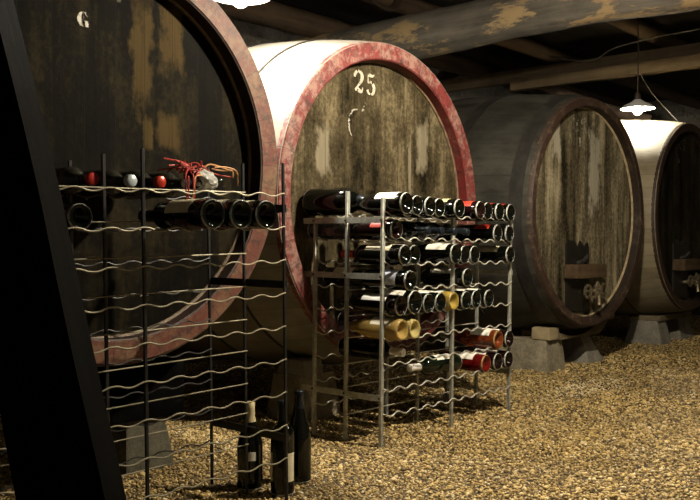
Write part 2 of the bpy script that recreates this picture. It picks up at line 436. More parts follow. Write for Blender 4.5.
G7 = [[(.08, .8, .1), (.12, .95, .16), (.4, .96, .18), (.85, .95, .14)], [(.8, .88, .1), (.55, .5, .18), (.42, .03, .24)]]
GG = [('poly', [(.55, 1), (.25, .95), (.05, .7), (0, .5), (.05, .3), (.25, .05), (.5, 0), (.44, .08), (.37, .25), (.35, .5), (.37, .75), (.45, .93)]),
      ('poly', [(.6, 1), (.8, .95), (.92, .8), (.86, .68), (.72, .8), (.62, .9)]), ('poly', [(.58, .42), (1, .42), (.94, .35), (.94, .02), (.66, .02), (.66, .35)])]

def barrel(center, R, rotz, label, key, t, depth, bulge, L, hoops, hoopw, hoopm, rim, edge, marks=None, hatch=False):
    u, v, z = center
    root = thing('wine_barrel', (u, v, z), label, 'barrel', (0, 0, rotz), 'big wine barrels lying in a row')
    Rad = lambda y: R + bulge * (1 - ((y - L / 2) / (L / 2)) ** 2)
    bm = bmesh.new()
    prof = [(Rad(i * L / 24 if i else .003) - (0 if i else .003), i * L / 24 if i else 0.0) for i in range(25)]
    inner = [(R - t, L), (R - t, L - depth), (0, L - depth)]
    lathe(bm, [(R - .03, .001)] + prof + inner, 96, 'Y')
    link('staves', mesh('staves', bm, MT['body_' + key]), root)
    bm = bmesh.new()          # front end of the staves
    lathe(bm, [(R - t + .006, -.002), (R - .008, -.004), (R + .001, .006), (R + .004, .035), (R - t * .6, .04), (R - t * .8, .03), (R - t + .001, .006)], 120, 'Y', True)
    link('rim', mesh('rim', bm, rim), root)
    bm = bmesh.new()
    lathe(bm, [(R - t, .003), (R - t, depth + .03), (R - t + .02, depth + .03), (R - t + .02, .01), (R - t + .004, .001)], 120, 'Y', True)
    link('inner_rim', mesh('inner_rim', bm, MT['rimin_' + key]), root)
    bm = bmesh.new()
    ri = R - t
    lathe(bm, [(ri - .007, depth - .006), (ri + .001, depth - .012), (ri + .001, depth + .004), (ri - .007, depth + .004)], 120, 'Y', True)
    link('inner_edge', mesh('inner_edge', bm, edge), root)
    bm = bmesh.new(); lathe(bm, [(0, depth), (ri + .004, depth), (ri + .004, depth + .04), (0, depth + .04)], 96, 'Y')
    hd = link('head', mesh('head', bm, MT['head_' + key]), root)
    for y in hoops:
        bm = bmesh.new(); a, c = y, y + hoopw
        lathe(bm, [(Rad(a) - .002, a), (Rad(a) + .0045, a + .001), (Rad(c) + .0045, c - .001), (Rad(c) - .002, c)], 96, 'Y', True)
        link('hoop', mesh('hoop', bm, hoopm), root)
    for ln, sx, sz, ox, oz, mm in (marks or []):
        bm = bmesh.new(); polys = strokes(bm, ln, sx, sz, ox, oz, depth - .0012)
        if bm.faces: bmesh.ops.solidify(bm, geom=bm.faces[:], thickness=.0008)
        for pl in polys: prism(bm, pl, sx, sz, ox, oz, depth - .0012)
        link('painted_mark', mesh('painted_mark', bm, mm, False), root)
    if hatch:
        # low manhole door: dark board with arched top, a thick bar across it, a tap below
        bm = bmesh.new()
        pts = [(-.13, -.60), (.13, -.60), (.13, -.22), (.12, -.18), (.07, -.205), (.03, -.17), (0, -.215), (-.04, -.17), (-.10, -.165), (-.13, -.2)]
        pts = [(x - .09, zz) for x, zz in pts]
        pts = [(x, max(zz, -math.sqrt((ri - .01) ** 2 - x * x))) for x, zz in pts]
        A = [bm.verts.new((x, depth - .012, zz)) for x, zz in pts]; B = [bm.verts.new((x, depth + .005, zz)) for x, zz in pts]
        bm.faces.new(A); bm.faces.new(B[::-1])
        for i in range(len(pts)):
            j = (i + 1) % len(pts); bm.faces.new((A[i], B[i], B[j], A[j]))
        ht = link('hatch', mesh('hatch', bm, MT['hatch'], False), root)
        bm = bmesh.new(); box(bm, -.255, .085, -.05, depth - .012, -.385, -.305); bevel(bm, .008)
        subdivide_rough(bm, 2, .004, 20, 2)
        link('crossbar', mesh('crossbar', bm, MT['crossbar']), ht)
        bm = bmesh.new(); tube(bm, [(-.09, depth - .01, -.30), (-.09, .0, -.285), (-.09, -.02, -.25)], [.016, .016, .012], 10)
        link('screw', mesh('screw', bm, MT['iron']), ht)
        bm = bmesh.new()
        tube(bm, [(.03, depth, -.475), (.03, -.06, -.475)], .017, 12)
        tube(bm, [(.03, -.05, -.475), (.03, -.055, -.52), (.03, -.057, -.545)], [.013, .012, .014], 10)
        tube(bm, [(.03, -.03, -.475), (.03, -.03, -.43)], .008, 10)
        bmesh.ops.translate(bm, verts=bm.verts, vec=(-.05, 0, 0))
        tp = link('tap', mesh('tap', bm, MT['brass']), root)
        bm = bmesh.new()
        for cx, cz, rr in ((-.075, -.462, .036), (.03, -.455, .024), (.115, -.458, .034)):
            for k in range(14):
                a0, a1 = 2 * PI * k / 14, 2 * PI * (k + 1) / 14
                tube(bm, [(cx + rr * math.cos(a0), -.04, cz + rr * math.sin(a0)), (cx + rr * math.cos(a1), -.04, cz + rr * math.sin(a1))], .009, 6)
        for cx, a in ((-.02, .5), (.0, 1.1), (.03, 1.57), (.06, 2.0), (.08, 2.6), (.0, -1.2), (.06, -1.9)):
            tube(bm, [(cx, -.04, -.455), (cx + .05 * math.cos(a), -.045, -.455 + .05 * math.sin(a))], [.010, .005], 6)
        tube(bm, [(-.05, -.04, -.46), (.09, -.04, -.457)], .009, 8)
        bmesh.ops.translate(bm, verts=bm.verts, vec=(-.05, 0, 0))
        link('wing_nut', mesh('wing_nut', bm, MT['brass']), tp)
    return root

n_ = MT['num']
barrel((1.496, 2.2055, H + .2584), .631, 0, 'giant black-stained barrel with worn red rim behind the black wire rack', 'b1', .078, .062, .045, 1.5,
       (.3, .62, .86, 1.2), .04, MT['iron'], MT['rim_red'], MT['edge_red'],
       [(GG, .040, .044, -.120, .366, MT['num_dim']), ([[(.5, 0, .6), (.5, 1, .6)]], .02, .04, .012, .462, MT['num_dim'])])
barrel((2.9417, 2.3521, H + .1724), .68, .003, 'pale-bodied barrel with red rim and white number 25 behind the grey rack', 'b2', .075, .06, .085, 1.65,
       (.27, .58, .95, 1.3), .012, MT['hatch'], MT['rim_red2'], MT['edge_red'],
       [(G2, .068, .088, -.170, .462, n_), (G5, .062, .088, -.088, .458, n_),
        ([[(.9, 1, .05), (.4, .92, .1), (.1, .55, .14), (.15, .2, .1), (.35, 0, .05)]], .07, .115, -.21, .27, MT['num_dim']),
        ([[(.2, 0, .12), (.5, .6, .2), (.8, 1, .1)], [(.3, .6, .2), (.6, .3, .2)]], .04, .05, -.13, .37, MT['num_faint'])])
barrel((4.7905, 2.3001, H + .1714), .674, -.0427, 'charcoal barrel with brown rim, low crossbar and tap beyond the grey rack', 'b3', .055, .055, .08, 1.6,
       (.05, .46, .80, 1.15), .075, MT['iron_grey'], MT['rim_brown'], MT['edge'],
       [(G2, .08, .085, -.14, .474, MT['num_faint']), (G6, .08, .085, -.045, .47, MT['num_faint']),
        ([[(.5, 0, .5), (.5, 1, .35)], [(.2, 1, .2), (.8, 1, .2)]], .035, .05, -.075, .385, MT['num_dim'])], True)
barrel((6.3971, 2.3004, H + .1783), .6799, 0, 'cream-bodied barrel with dark head under the far hanging lamp', 'b4', .06, .055, .08, 1.6,
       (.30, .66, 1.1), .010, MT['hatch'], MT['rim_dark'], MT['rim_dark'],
       [(G2, .075, .085, -.14, .49, MT['num_faint']), (G7, .075, .085, -.05, .48, MT['num_faint']), ([[(.5, 0, .6), (.5, 1, .5)]], .03, .055, -.125, .39, MT['num_dim'])], True)

# ------------------------------------------------------------------ supports under the barrels
def block(u0, u1, v0, v1, h, tu, tv, mat, label, seed, z0=-.01, rot=0):
    cu, cv_ = (u0 + u1) / 2, (v0 + v1) / 2
    bm = bmesh.new(); box(bm, u0 - cu, u1 - cu, v0 - cv_, v1 - cv_, z0, h, (tu, tv))
    bevel(bm, .008); subdivide_rough(bm, 4, .007, 14, seed)
    me = mesh('stone_block', bm, MT[mat])
    o = link('stone_block', me); o.location = (cu, cv_, 0); o.rotation_euler = (0, 0, rot)
    return tag(o, label, 'block', 'stone blocks under the barrels')
block(4.47, 4.685, 2.415, 2.80, .185, .012, .02, 'block_mossy', 'rough mottled stone block under the left of the charcoal barrel', 1)
block(4.965, 5.17, 2.39, 2.76, .18, .045, .10, 'block', 'smooth grey tapered concrete block under the right of the charcoal barrel', 2)
block(6.19, 6.40, 2.43, 2.72, .172, .03, .05, 'block', 'grey tapered block under the left of the far cream barrel', 3)
block(6.66, 6.95, 2.46, 2.75, .165, .03, .05, 'block', 'dim grey block at the far right edge under the cream barrel', 4)
block(2.55, 2.80, 2.50, 2.72, .19, .02, .03, 'block_mossy', 'large mossy stone block between the two racks under the pale barrel', 5)
block(2.575, 2.69, 2.515, 2.66, .255, .005, .005, 'block', 'small grey stone stacked on the mossy block between the racks', 6, z0=.19)
block(1.60, 1.79, 2.35, 2.58, .17, .02, .03, 'block_dark', 'dim grey stone block behind the black wire rack', 7)
# timber packing on blocks
bm = bmesh.new(); box(bm, 1.45, 1.84, 2.36, 2.58, .17, .35); bevel(bm, .012); subdivide_rough(bm, 3, .008, 9, 3)
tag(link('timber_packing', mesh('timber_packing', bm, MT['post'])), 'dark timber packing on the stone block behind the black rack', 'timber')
bm = bmesh.new(); box(bm, 6.22, 6.86, 2.46, 2.70, .17, .212); bevel(bm, .012); subdivide_rough(bm, 3, .006, 9, 4)
tag(link('timber_packing', mesh('timber_packing', bm, MT['cradle'])), 'dark timber beam on the blocks under the far cream barrel', 'timber')
# curved cradle under barrel three
bm = bmesh.new()
cx, cz, RR = 4.80, H + .1714, .735
A = []
us = [4.60 + (5.32 - 4.60) * i / 24 for i in range(25)]
for u in us:
    top = cz - math.sqrt(RR ** 2 - (u - cx) ** 2); top = min(top, .335)
    A.append([bm.verts.new(p) for p in ((u, 2.40, max(.18, top - .075)), (u, 2.40, top), (u, 2.66, top), (u, 2.66, max(.18, top - .075)))])
for P_, Q in zip(A, A[1:]):
    for k in range(4): bm.faces.new((P_[k], P_[(k + 1) % 4], Q[(k + 1) % 4], Q[k]))
bm.faces.new(A[0]); bm.faces.new(A[-1][::-1])
tag(link('barrel_cradle', mesh('barrel_cradle', bm, MT['cradle'])), 'curved wooden cradle on two blocks below the charcoal barrel', 'cradle')
bm = bmesh.new(); box(bm, 4.475, 4.585, 2.46, 2.58, .205, .275); bevel(bm, .01); subdivide_rough(bm, 2, .006, 15, 8)
o = tag(link('wood_chock', mesh('wood_chock', bm, MT['chock'])), 'pale wooden chock lying on the mottled block beside the cradle of the charcoal barrel', 'chock')
o.location = (0, -.055, -.02)

# ------------------------------------------------------------------ ceiling timbers
def rough_log(name, p0, p1, r0, r1, mat, label, cat, seed, bend=(0, 0, 0), seg=40, n=20, amp=.12, group=None):
    bm = bmesh.new(); p0, p1 = Vector(p0), Vector(p1); pts, rs = [], []
    for i in range(seg + 1):
        t = i / seg; p = p0.lerp(p1, t) + Vector(bend) * math.sin(PI * t)
        pts.append(p); rs.append(r0 + (r1 - r0) * t)
    tube(bm, pts, rs, n); bm.normal_update()
    ax = (p1 - p0).normalized()
    for v in bm.verts:
        q = v.co - ax * (v.co.dot(ax)) * .75
        v.co += v.normal * (mnoise.fractal(q * 3.2 + Vector((seed, seed * 2, 0)), 1, 2, 4) * amp * r0)
    o = link(name, mesh(name, bm, MT[mat], True, 60)); return tag(o, label, cat, group)
rough_log('log_beam', (4.6, -1.9, 2.15), (4.62, 4.84, 2.11), .150, .145, 'log', 'massive grey log beam with flaking bark across the ceiling', 'beam', 3, (.0, 0, .0), 70, 24, .22)
bm = bmesh.new(); box(bm, 6.56, 6.64, .2, 3.92, 2.056, 2.15); bevel(bm, .006); subdivide_rough(bm, 2, .004, 6, 1)
tag(link('ceiling_board', mesh('ceiling_board', bm, MT['board'])), 'lower brown board with sawn end above the charcoal barrel', 'board', 'brown boards under the ceiling')
bm = bmesh.new(); box(bm, 6.68, 6.76, .2, 4.83, 2.148, 2.26); bevel(bm, .006); subdivide_rough(bm, 2, .004, 6, 2)
tag(link('ceiling_board', mesh('ceiling_board', bm, MT['board'])), 'upper longer brown board behind the lower one under the ceiling', 'board', 'brown boards under the ceiling')
gj = 'round joists across the ceiling'
rough_log('round_joist', (.6, 3.55, 2.345), (10.3, 3.6, 2.345), .065, .06, 'pole', 'thin round joist over the pale barrel beside the near lamp', 'joist', 5, (0, 0, -.01), 50, 14, .15, gj)
rough_log('round_joist', (3.0, 4.35, 2.31), (10.3, 4.30, 2.32), .085, .08, 'pole', 'round brown joist near the back wall above the boards', 'joist', 6, (0, 0, -.01), 50, 14, .15, gj)
rough_log('round_joist', (-1.4, 2.72, 2.37), (10.3, 2.7, 2.37), .06, .06, 'pole', 'sooty round joist running above the near lamp', 'joist', 7, (0, 0, 0), 50, 14, .15, gj)
# bent brace behind the far lamp
rough_log('bent_brace', (6.85, 4.32, 2.45), (7.35, 3.0, 1.80), .055, .045, 'pole', 'curved wooden brace behind the far hanging lamp', 'brace', 8, (0, 0, -.07), 20, 12, .12)

# ------------------------------------------------------------------ lamps
def lamp(loc, label, watts, col, cord_top, rad=.118):
    root = thing('pendant_lamp', loc, label, 'lamp', group='enamel lamps hanging in the cellar')
    bm = bmesh.new()
    lathe(bm, [(.022, .075), (.03, .07), (.05, .055), (rad * .8, .034), (rad, .012), (rad + .003, .010), (rad, .007), (rad * .78, .028), (.048, .048), (.02, .062), (.02, .075)], 40)
    link('lamp_shade', mesh('lamp_shade', bm, MT['enamel']), root)
    bm = bmesh.new(); lathe(bm, [(0, .125), (.012, .125), (.02, .11), (.022, .07), (.016, .045), (0, .045)], 16)
    link('socket', mesh('socket', bm, MT['cord']), root)
    r = .031
    bm = bmesh.new(); lathe(bm, [(0, -.035)] + [(r * math.sin(a), -.004 - r * math.cos(a)) for a in [PI * k / 12 for k in range(1, 11)]] + [(.013, .045), (0, .045)], 20)
    A = 4 * PI * r * r
    link('bulb', mesh('bulb', bm, emis('lit_bulb', col, watts / (PI * A))), root)
    bm = bmesh.new(); tube(bm, [(0, 0, .12), (.004, 0, .12 + (cord_top - loc[2] - .12) * .5), (0, 0, cord_top - loc[2])], .0045, 8)
    link('cord', mesh('cord', bm, MT['cord']), root)
W1, W2, W3, W4 = 96, 70, 195, 14
warm = (1, .87, .66)
lamp((2.235, 2.525, H + .93), 'lit lamp hanging at the top between the black and pale barrels', W1, (1, .92, .78), 2.32)
lamp((6.03, 2.555, H + .94), 'lit white enamel lamp on a long cord over the far cream barrel', W2, (1, .92, .76), 2.46)
lamp((2.60, 1.16, 1.86), 'lit lamp over the aisle above the grey rack', W3, warm, 2.46)
lamp((3.5, .5, 1.95), 'unseen fill lamp added over the open gravel aisle', W4, warm, 2.46)  # added out of view to light the charcoal barrel's head from the front
# cables
bm = bmesh.new(); tube(bm, catmull([(6.034, 2.555, 1.98), (6.2, 2.51, 1.82), (6.4, 2.41, 1.645)], 6), .0022, 6)
tag(link('thin_cable', mesh('thin_cable', bm, MT['cable'])), 'thin slanting wire dropping onto the far cream barrel', 'cable')
bm = bmesh.new(); tube(bm, catmull([(6.5, 3.5, 2.28), (6.5, 3.15, 2.20), (6.5, 2.95, 2.27), (6.5, 2.6, 2.31), (6.5, 2.2, 2.33), (6.5, 1.8, 2.46)], 8), .006, 6)
tag(link('looped_cable', mesh('looped_cable', bm, MT['cable'])), 'grey cable looping over the brown boards above the far lamp', 'cable')
bm = bmesh.new()
for q in range(3):
    tube(bm, [(4.3 + (.16 - .012 * q) * math.cos(a), 3.48 + .01 * q, 2.33 + (.10 - .006 * q) * math.sin(a)) for a in [2 * PI * k / 32 for k in range(33)]], .011, 8)
tag(link('coiled_cable', mesh('coiled_cable', bm, MT['cord'])), 'dark cable coil hung up behind the log beam', 'cable')

# ------------------------------------------------------------------ wire racks
S, LV = .46, .09215
def rack(loc, rot, label, post_m, wire_m, bar_m, pw, amp, wr, D, foot, top, seed, mid_dz=0, back_m=None, barz=(.0653, .5074, .7138), over=.055):
    root = thing('wine_rack', loc, label, 'wine rack', rot)
    rnd = random.Random(seed)
    for pl, d in enumerate(D):
        for i in range(3):
            bm = bmesh.new(); x = i * S
            box(bm, x - pw / 2, x + pw / 2, d - pw * .35, d + pw * .35, foot, top[pl] + rnd.uniform(-.006, .006))
            bevel(bm, .0015, 1)
            link('post', mesh('post', bm, post_m), root)
    for k in range(9):
        for pl, d in enumerate(D):
            bm = bmesh.new(); z0 = k * LV; o_ = -pw * .35 - wr
            if pl == 1:
                dz = rnd.uniform(-.010, .004) + mid_dz
                tube(bm, [(0 - .004, d + o_, z0 - .004 + dz), (S, d + o_, z0 - .004 + dz), (2 * S + .004, d + o_, z0 - .004 + dz)], wr * .9, 8)
                link('straight_wire', mesh('straight_wire', bm, wire_m), root)
            else:
                pts = []
                for q in range(121):
                    x = 2 * S * q / 120; c = math.cos(2 * PI * x / .092)
                    c = c * (1.25 - .25 * c * c)
                    pts.append((x, d + o_, z0 + amp * c))
                tube(bm, pts, wr, 8)
                link('wavy_wire', mesh('wavy_wire', bm, back_m if back_m and pl == 2 else wire_m), root)
    for x in (-pw / 2 - .002, 2 * S + pw / 2 + .002):
        for z in barz:
            bm = bmesh.new(); box(bm, x - .002, x + .002, -pw * .4, D[2] + over, z - .011, z + .011)
            br = link('side_bar', mesh('side_bar', bm, bar_m, False), root)
            for d in D:
                bm = bmesh.new(); s_ = -1 if x < 0 else 1
                lathe(bm, [(0, .0045), (.0035, .004), (.0045, 0), (.0045, -.002)], 10)
                bmesh.ops.rotate(bm, verts=bm.verts, cent=(0, 0, 0), matrix=Matrix.Rotation(s_ * PI / 2, 3, 'Y'))
                bmesh.ops.translate(bm, verts=bm.verts, vec=(x + s_ * .002, d, z))
                link('bolt', mesh('bolt', bm, MT['boltm']), br)
    return root
D = (0, .1692, .3297)
CL, CR = Vector((2.4388, 1.9885, H - .6381)), Euler((.0022, .010, .0203))
LL, LR = Vector((.7825, 1.7432, H - .6266)), Euler((-.001, -.017, -.015))
rack(CL, CR, 'grey zinc wire bottle rack full of wine bottles before the number 25 barrel', MT['zinc'], MT['zincwire'], MT['zinc'], .0165, .0062, .0027, D, -.122, (.800, .826, .70), 1)
rack(LL, LR, 'black nearly empty wire bottle rack in front of the black barrel', MT['blackrod'], MT['olivewire'], MT['blackrod'], .0095, .0042, .0022, D, -.135, (.832, .832, .832), 2, .02, MT['blackrod'], (.056, .488, .70), .008)

# ------------------------------------------------------------------ bottles
SH = {  # radius, body top, profile of shoulder/neck, total
 'bordeaux': [(.0375, .19), (.036, .202), (.030, .214), (.020, .224), (.0148, .236), (.0138, .25), (.0138, .285)],
 'burgundy': [(.0405, .135), (.0395, .15), (.034, .178), (.026, .205), (.0185, .23), (.0148, .252), (.0140, .27), (.0138, .285)],
 'champagne': [(.0455, .145), (.0445, .16), (.038, .185), (.028, .21), (.02, .235), (.0165, .255), (.016, .29)],
 'magnum': [(.054, .17), (.053, .19), (.045, .215), (.033, .24), (.022, .262), (.017, .28), (.0165, .30)],
 'half': [(.0335, .13), (.031, .145), (.022, .165), (.015, .18), (.0135, .20)],
}
_cache = {}
def glass_mesh(sh, mk):
    if (sh, mk) in _cache: return _cache[sh, mk]
    R = SH[sh][0][0]; h = SH[sh][-1][1]
    bm = bmesh.new()
    prof = [(0, .026), (R * .22, .022), (R * .45, .012), (R * .62, .005), (R * .74, .0015), (R * .82, .0), (R * .90, .0012), (R * .965, .0045), (R, .011), (R, .03)]
    prof += SH[sh] + [(.0155 if R < .05 else .018, h + .001), (.0155 if R < .05 else .018, h + .011), (.0125, h + .012), (0, h + .012)]
    lathe(bm, prof, 40)
    # knurled ring on the base
    for v in bm.verts:
        r = math.hypot(v.co.x, v.co.y)
        if abs(v.co.z) < .0022 and r > R * .7: v.co.z += .0006 * math.cos(20 * math.atan2(v.co.y, v.co.x))
    me = mesh('bottle_glass', bm, MT[mk], True, 60); _cache[sh, mk] = me; return me
DARK = ('glass_black', 'glass_brown', 'glass_green', 'glass_dusty')
MT['ring'] = simple('scuffed_glint_ring', (.36, .37, .34), .25, var=.98, vscale=60)  # worn contact ring whose pale patches also paint the reflected highlight
MT['ring_clear'] = simple('scuffed_clear_glint_ring', (.30, .22, .09), .3, var=.6, vscale=75)  # same painted rim highlight in tan for the lighter bottles
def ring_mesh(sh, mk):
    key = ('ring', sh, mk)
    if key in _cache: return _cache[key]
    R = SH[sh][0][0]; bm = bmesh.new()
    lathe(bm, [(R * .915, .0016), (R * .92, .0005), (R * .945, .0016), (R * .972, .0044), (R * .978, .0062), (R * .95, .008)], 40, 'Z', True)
    me = mesh('base_glint_ring', bm, MT[mk]); _cache[key] = me; return me
def prof_r(sh, z):
    P = [(SH[sh][0][0], 0)] + SH[sh]
    for (r0, z0), (r1, z1) in zip(P, P[1:]):
        if z <= z1: return r0 + (r1 - r0) * (z - z0) / max(z1 - z0, 1e-6)
    return P[-1][0]
def label_mesh(sh, mk, z0, z1, arc):
    key = ('lab', sh, mk, z0, z1, arc)
    if key in _cache: return _cache[key]
    bm = bmesh.new(); n = 22; a = []
    for k in range(n + 1):
        t = PI / 2 - arc / 2 + arc * k / n
        R = SH[sh][0][0]
        a.append([bm.verts.new((r * math.cos(t), r * math.sin(t), z)) for r, z in ((R + .0002, z0), (R + .0009, z0), (R + .0009, z1), (R + .0002, z1))])
    for P_, Q in zip(a, a[1:]):
        for k in range(4): bm.faces.new((P_[k], P_[(k + 1) % 4], Q[(k + 1) % 4], Q[k]))
    bm.faces.new(a[0]); bm.faces.new(a[-1][::-1])
    me = mesh('label', bm, MT[mk], True, 50); _cache[key] = me; return me
def cap_mesh(sh, mk, z0):
    key = ('cap', sh, mk, z0)
    if key in _cache: return _cache[key]
    h = SH[sh][-1][1]; e = .0009
    zs = [z0 + (h - z0) * k / 6 for k in range(7)]
    prof = [(prof_r(sh, z) + e, z) for z in zs]
    rr = (.0155 if SH[sh][0][0] < .05 else .018) + e
    prof = [(prof[0][0] - .0012, z0)] + prof + [(rr, h + .001), (rr, h + .0115), (rr - .002, h + .0135), (0, h + .0138)]
    bm = bmesh.new(); lathe(bm, prof, 28)
    me = mesh('capsule', bm, MT[mk], True, 50); _cache[key] = me; return me
def bottle(M, sh, glass, label, cap=None, lab=None, labz=(.055, .15), arc=2.6, group=None, roll=0, extra=None, capz=None, back=None):
    """M places the bottle: its own +Z runs base to neck, its label faces own +Y"""
    root = bpy.data.objects.new('wine_bottle', None); C.objects.link(root); root.empty_display_size = .05
    root.matrix_world = M @ Matrix.Rotation(roll, 4, 'Z')
    tag(root, label, 'bottle', group)
    link('bottle_glass', glass_mesh(sh, glass), root)
    link('base_glint_ring', ring_mesh(sh, 'ring' if glass in DARK else 'ring_clear'), root)
    if lab: link('label', label_mesh(sh, lab, labz[0], labz[1], arc), root)
    if back:
        o = link('back_label', label_mesh(sh, lab, labz[0], labz[1], back[1]), root); o.rotation_euler = (0, 0, back[0])
    if extra: link('label_band', label_mesh(sh, extra[0], extra[1], extra[2], arc), root)
    if cap: link('capsule', cap_mesh(sh, cap, capz if capz else SH[sh][-1][1] - .045), root)
    return root
def rackM(loc, rot): return Matrix.Translation(loc) @ rot.to_matrix().to_4x4()
MC, ML = rackM(CL, CR), rackM(LL, LR)
def lying(Mr, j, k, base_y, sh, out=True, tilt=0, amp=.0062, wr=.0027, dx=0):
    """base_y: local y of the base. out=True: base towards the aisle, neck to the barrels"""
    R = SH[sh][0][0]
    # lowest contact: wave trough (softer for small radii) + wire
    z = k * LV - amp + wr + R + .0004
    x = (j + .5) * .092 + dx
    yd = Vector((0, 1, 0)) if out else Vector((0, -1, 0))
    zz = yd; yy = Vector((0, 0, 1)); xx = yy.cross(zz)
    m = Matrix((xx, yy, zz)).transposed().to_4x4()
    m = Matrix.Rotation(tilt, 4, 'X') @ m
    m.translation = Vector((x, base_y, z))
    return Mr @ m
GC = 'wine bottles lying in the grey zinc rack'
bo, bu, ch = 'bordeaux', 'burgundy', 'champagne'
# j, k, base y, shape, glass, capsule, label material, roll, label text
rows = [
 (0, 8, -.075, bu, 'glass_black', 'cap_dark', 'label_white', 0, 'sloping bottle with white label, first base from left, top row of the grey rack'),
 (1, 8, -.055, bo, 'glass_black', 'cap_dark', 'label_white', 0, 'dark bottle with white label, second base from left, top row of the grey rack'),
 (2, 8, -.050, bo, 'glass_black', 'cap_dark', 'label_white', .2, 'dark bottle with white label, third base from left, top row of the grey rack'),
 (3, 8, -.030, bo, 'glass_black', 'cap_dark', None, 0, 'plain dark bottle pushed deeper, fourth base in the top row of the grey rack'),
 (4, 8, -.062, bo, 'glass_black', 'cap_dark', 'label_yellow', .3, 'dark bottle with yellow-green label over the middle post in the top row'),
 (6, 8, -.046, bo, 'glass_brown', 'cap_red', 'label_red', 0, 'red-labelled bottle with an empty slot on its left, top row of the grey rack'),
 (7, 8, -.025, bo, 'glass_black', 'cap_red', 'label_red', .5, 'red-labelled bottle third from the right end, top row of the grey rack'),
 (8, 8, -.028, bo, 'glass_black', 'cap_red', 'label_red', .6, 'red-labelled bottle second from the right end, top row of the grey rack'),
 (9, 8, -.030, bo, 'glass_black', 'cap_red', 'label_red', .6, 'red-labelled bottle at the right end of the top row of the grey rack'),
 (0, 7, -.03, bo, 'glass_brown', 'cap_dark', 'label_red', -.2, 'recessed dark bottle with red label at the left of the second row down'),
 (8, 7, -.020, bo, 'glass_black', 'cap_red', 'label_red', .1, 'dark bottle with red label, second from the right end in the second row down'),
 (9, 7, -.025, bo, 'glass_black', 'cap_red', None, 0, 'plain dark bottle at the right end of the second row down'),
 (0, 6, -.070, bo, 'glass_black', 'cap_red', 'label_cream', 0, 'dark bottle with cream label and red capsule at the left, third row down'),
 (1, 6, -.045, bo, 'glass_black', 'cap_dark', 'label_white', .1, 'dark bottle with white label, second from the left in the third row down'),
 (4, 6, -.048, bu, 'glass_black', 'cap_dark', 'label_white', 0, 'dark sloping-shouldered bottle with white label over the middle post, third row down'),
 (5, 6, -.030, bo, 'glass_black', 'cap_dark', None, 0, 'plain dark bottle just right of the middle post, third row down'),
 (6, 6, -.020, bo, 'glass_black', 'cap_dark', None, 0, 'plain dark bottle two slots right of the middle post, third row down'),
 (9, 6, -.030, bo, 'glass_black', 'cap_dark', 'label_cream', -.1, 'lone dark bottle with cream label at the right end of the third row down'),
 (0, 5, -.095, bo, 'glass_black', 'cap_dark', 'label_blue', -.9, 'dark bottle with pale blue label at the left of the fourth row down'),
 (5, 5, -.045, bo, 'glass_black', 'cap_white', 'label_white', 0, 'lone dark bottle with white label and white capsule in the fourth row down'),
 (0, 4, -.055, bo, 'glass_brown', 'cap_dark', 'label_white', 0, 'reddish-brown bottle with white label at the left of the fifth row down'),
 (1, 4, -.050, ch, 'glass_black', 'cap_dark', 'label_white', 0, 'fat dark bottle with white label, second from the left in the fifth row down'),
 (2, 4, -.048, bo, 'glass_black', 'cap_dark', 'label_white', .2, 'dark bottle with white label, third from the left in the fifth row down'),
 (3, 4, -.040, bo, 'glass_black', 'cap_dark', 'label_white', 0, 'dark bottle with white label left of the gold bottle, fifth row down'),
 (4, 4, -.040, bo, 'glass_olivegold', 'cap_dark', 'label_white', 0, 'olive-gold bottle among dark ones over the middle post in the fifth row down'),
 (5, 4, -.040, bo, 'glass_black', 'cap_dark', 'label_white', 0, 'dark bottle with white label right of the gold bottle, fifth row down'),
 (6, 4, -.030, bo, 'glass_black', 'cap_dark', 'label_white', .1, 'dark bottle with white label, second from the right in the fifth row down'),
 (7, 4, -.035, bo, 'glass_black', 'cap_dark', 'label_white', 0, 'dark bottle with white label at the right end of the fifth row down'),
 (0, 3, -.060, bu, 'glass_gold', 'cap_purple', 'label_cream', .0, 'golden white-wine bottle with purple capsule in the sixth row down'),
 (1, 3, -.050, bo, 'glass_lime', 'cap_white', 'label_cream', 0, 'yellow-green bottle with white capsule beside the golden bottle, sixth row down'),
 (8, 2, -.030, bu, 'glass_rose', 'cap_silver', 'label_white', .0, 'amber rose bottle with silver capsule, seventh row down at the right'),
 (9, 2, -.030, bo, 'glass_brown', 'cap_dark', 'label_white', 0, 'dark brown bottle with white label at the right end of the seventh row down'),
 (7, 1, -.025, bo, 'glass_red', 'cap_white', 'label_white', .0, 'ruby red bottle with white label in the lowest filled row'),
 (8, 1, -.028, bo, 'glass_brown', 'cap_dark', 'label_white', 0, 'dark brown bottle between the ruby bottle and the end one, lowest filled row'),
 (9, 1, -.028, bo, 'glass_brown', 'cap_dark', 'label_white', .1, 'dark brown bottle with white label at the right end of the lowest filled row'),
]
for j, k, by, sh, gl, cap, lab, roll, text in rows:
    lz = (.05, .165) if lab in ('label_white', 'label_cream') else (.03, .10) if lab == 'label_red' else (.045, .11)
    if sh != bo and lab: lz = (.03, .125)
    bottle(lying(MC, j, k, by, sh), sh, gl, text, cap, lab, lz, 2.3, GC, roll)
# necks towards the aisle, second row down
for j, w in ((2, 'first'), (3, 'second'), (4, 'third'), (5, 'fourth')):
    bottle(lying(MC, j, 7, .255, bo, False), bo, 'glass_black', w + ' from left of four dark capsuled necks pointing out of the second row', 'cap_dark', None, group=GC)
bottle(lying(MC, 1, 2, .302, bo, False), bo, 'glass_black', 'dark bottle with white capsule pointing out, seventh row down at the left', 'cap_white', None, group=GC)
